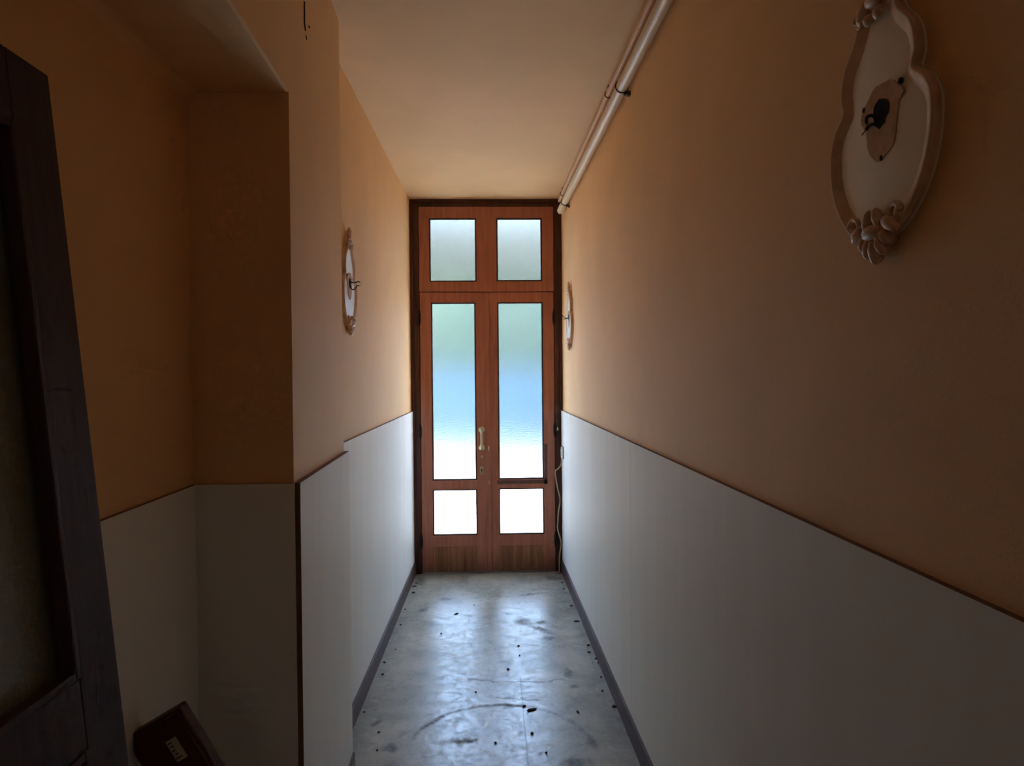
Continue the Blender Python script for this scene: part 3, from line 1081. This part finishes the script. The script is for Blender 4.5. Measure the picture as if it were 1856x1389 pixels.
# ------------------------------------------------------------------ crumbs and chips on the floor
chips = [(-0.219, 4.632, 0.030, 0.5, 'dark leaf-like scrap lying in the left window reflection on the floor'),
         (0.191, 3.285, 0.050, 0.35, 'long dark chip lying beside the floor seam'),
         (0.160, 3.325, 0.018, 0.2, 'small dark chip just behind the long chip'),
         (0.553, 4.446, 0.036, 0.05, 'thin dark sliver lying close to the right skirting'),
         (0.407, 3.251, 0.026, 1.9, 'short dark splinter right of the long chip')]


def crumb_mesh(sx, sy, sz, seed):
    rnd = random.Random(seed)
    bm = bmesh.new()
    bmesh.ops.create_icosphere(bm, subdivisions=2, radius=1.0)
    for v in bm.verts:
        k = 1 + rnd.uniform(-0.22, 0.22)
        v.co = Vector((v.co.x * sx * k, v.co.y * sy * k, max(-0.6, v.co.z) * sz * k))
    return bm


for i, (x, y, s, a, lab) in enumerate(chips):
    o = link('floor_chip', crumb_mesh(s * 0.5, s * 0.17, 0.005, i), M['crumb'])
    o.location = (x, y, 0.003)
    o.rotation_euler = (0, 0, a)
    tag(o, lab, 'debris', 'dark chips on the floor')
spots = [(-0.557, 5.255), (-0.548, 5.105), (-0.565, 3.718), (0.182, 3.069), (0.231, 2.910), (-0.478, 2.964), (0.585, 3.857), (0.590, 3.801),
         (0.167, 4.064), (-0.295, 4.287), (-0.105, 4.803), (0.571, 4.054), (0.557, 3.465), (0.555, 4.744), (0.166, 3.923), (-0.494, 3.115),
         (-0.579, 3.872), (-0.564, 4.741), (0.096, 3.748), (-0.071, 3.484), (-0.590, 3.305), (0.020, 2.998), (-0.55, 5.33), (0.55, 5.28), (0.545, 5.12),
         (-0.54, 4.05), (0.56, 3.95), (0.575, 3.62), (0.585, 3.30), (-0.56, 4.45)]
base_crumb = None
for i, (x, y) in enumerate(spots):
    if base_crumb is None:
        base_crumb = link('floor_crumb', crumb_mesh(0.0075, 0.006, 0.005, 31), M['crumb'])
        o = base_crumb
    else:
        o = base_crumb.copy()
        COL.objects.link(o)
    k = (0.7, 1.2, 0.9, 1.5, 1.0)[i % 5]
    if -0.45 < x < 0.5:
        k *= 0.75
    if i < 2:
        k = 2.2
    o.scale = (k, k, 0.9)
    o.location = (x, y, 0.0028)
    o.rotation_euler = (0, 0, i * 1.7)
    if x < -0.45:
        tag(o, 'tiny dark crumb of dirt near the left skirting', 'debris', 'dark crumbs along the left skirting')
    elif x > 0.5:
        tag(o, 'tiny dark crumb of dirt near the right skirting', 'debris', 'dark crumbs along the right skirting')
    else:
        tag(o, 'tiny dark crumb of dirt out in the middle of the floor', 'debris', 'dark crumbs in the middle of the floor')

# ------------------------------------------------------------------ outdoors, seen only as a blur through the glass
tag(link('ground', box(-45, 45, Y_END, 60, -0.35, -0.08), M['paving']), 'pale sunlit paving outside the glazed door', kind='structure')
tag(link('terrace', box(-14, 4.0, 12.0, 17.2, -0.2, -0.04), M['slate']), 'dark slate terrace under the shelter roof', kind='structure')  # added dark slab, lowers the brightness seen through the tall panes
tag(link('door_step', box(-0.9, 0.9, Y_END, Y_END + 0.45, -0.08, -0.005, 0.008), M['concrete']), 'concrete step outside the door', kind='structure')
tag(link('wall_neighbour', box(4.0, 12, 11.0, 26, -0.1, 9.0), M['garden_wall']), 'whitewashed side of a house that shades the far yard', kind='structure')  # out-of-view block added to keep sun off the far yard
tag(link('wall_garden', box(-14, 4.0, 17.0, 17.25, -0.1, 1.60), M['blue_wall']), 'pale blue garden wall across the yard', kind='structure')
t = empty('garden_hedge', (-5.0, 18.4, -0.1))
tag(t, 'tall green hedge behind the pale blue wall, blurred by the glass', 'hedge')
rnd = random.Random(3)
bm = bmesh.new()
for k in range(9000):
    c = Vector((rnd.uniform(-8.8, 8.8), rnd.choice((-1, 1)) * 0.75 * rnd.uniform(0.5, 1.0) ** 0.5, rnd.uniform(0.1, 4.15)))
    s = rnd.uniform(0.10, 0.20)
    a = Vector((rnd.gauss(0, 1), rnd.gauss(0, 1), rnd.gauss(0, 1))).normalized()
    u = a.orthogonal().normalized()
    w = a.cross(u)
    bm.faces.new([bm.verts.new(c + q) for q in (u * s, w * s * 0.5, -u * s, -w * s * 0.5)])
f = link('foliage', bm, M['leafy'], t)
f['kind'] = 'stuff'
for k in range(8):
    link('stem', tube([(-8 + 2.2 * k, 0, 0), (-7.9 + 2.2 * k, 0.05, 1.8), (-8 + 2.2 * k, 0, 3.7)], [0.09, 0.07, 0.03], 8), M['bark'], t)

# made-up dark rise beyond the hedge, added to keep the transom panes dim
bm = bmesh.new()
rnd = random.Random(11)
nx, ny = 60, 14
grid = []
for a in range(nx + 1):
    row = []
    for b_ in range(ny + 1):
        x = -45 + 90 * a / nx
        y = 34 + 26 * b_ / ny
        z = -0.3 + 13.2 * math.sin(min(1.0, b_ / 5) * PI / 2) + (rnd.uniform(-0.35, 0.35) if b_ else 0)
        row.append(bm.verts.new((x, y, z)))
    grid.append(row)
for a in range(nx):
    for b_ in range(ny):
        bm.faces.new((grid[a][b_], grid[a + 1][b_], grid[a + 1][b_ + 1], grid[a][b_ + 1]))
tag(link('hill', bm, M['hillside'], None, True), 'dark wooded hillside beyond the garden hedge', kind='structure')
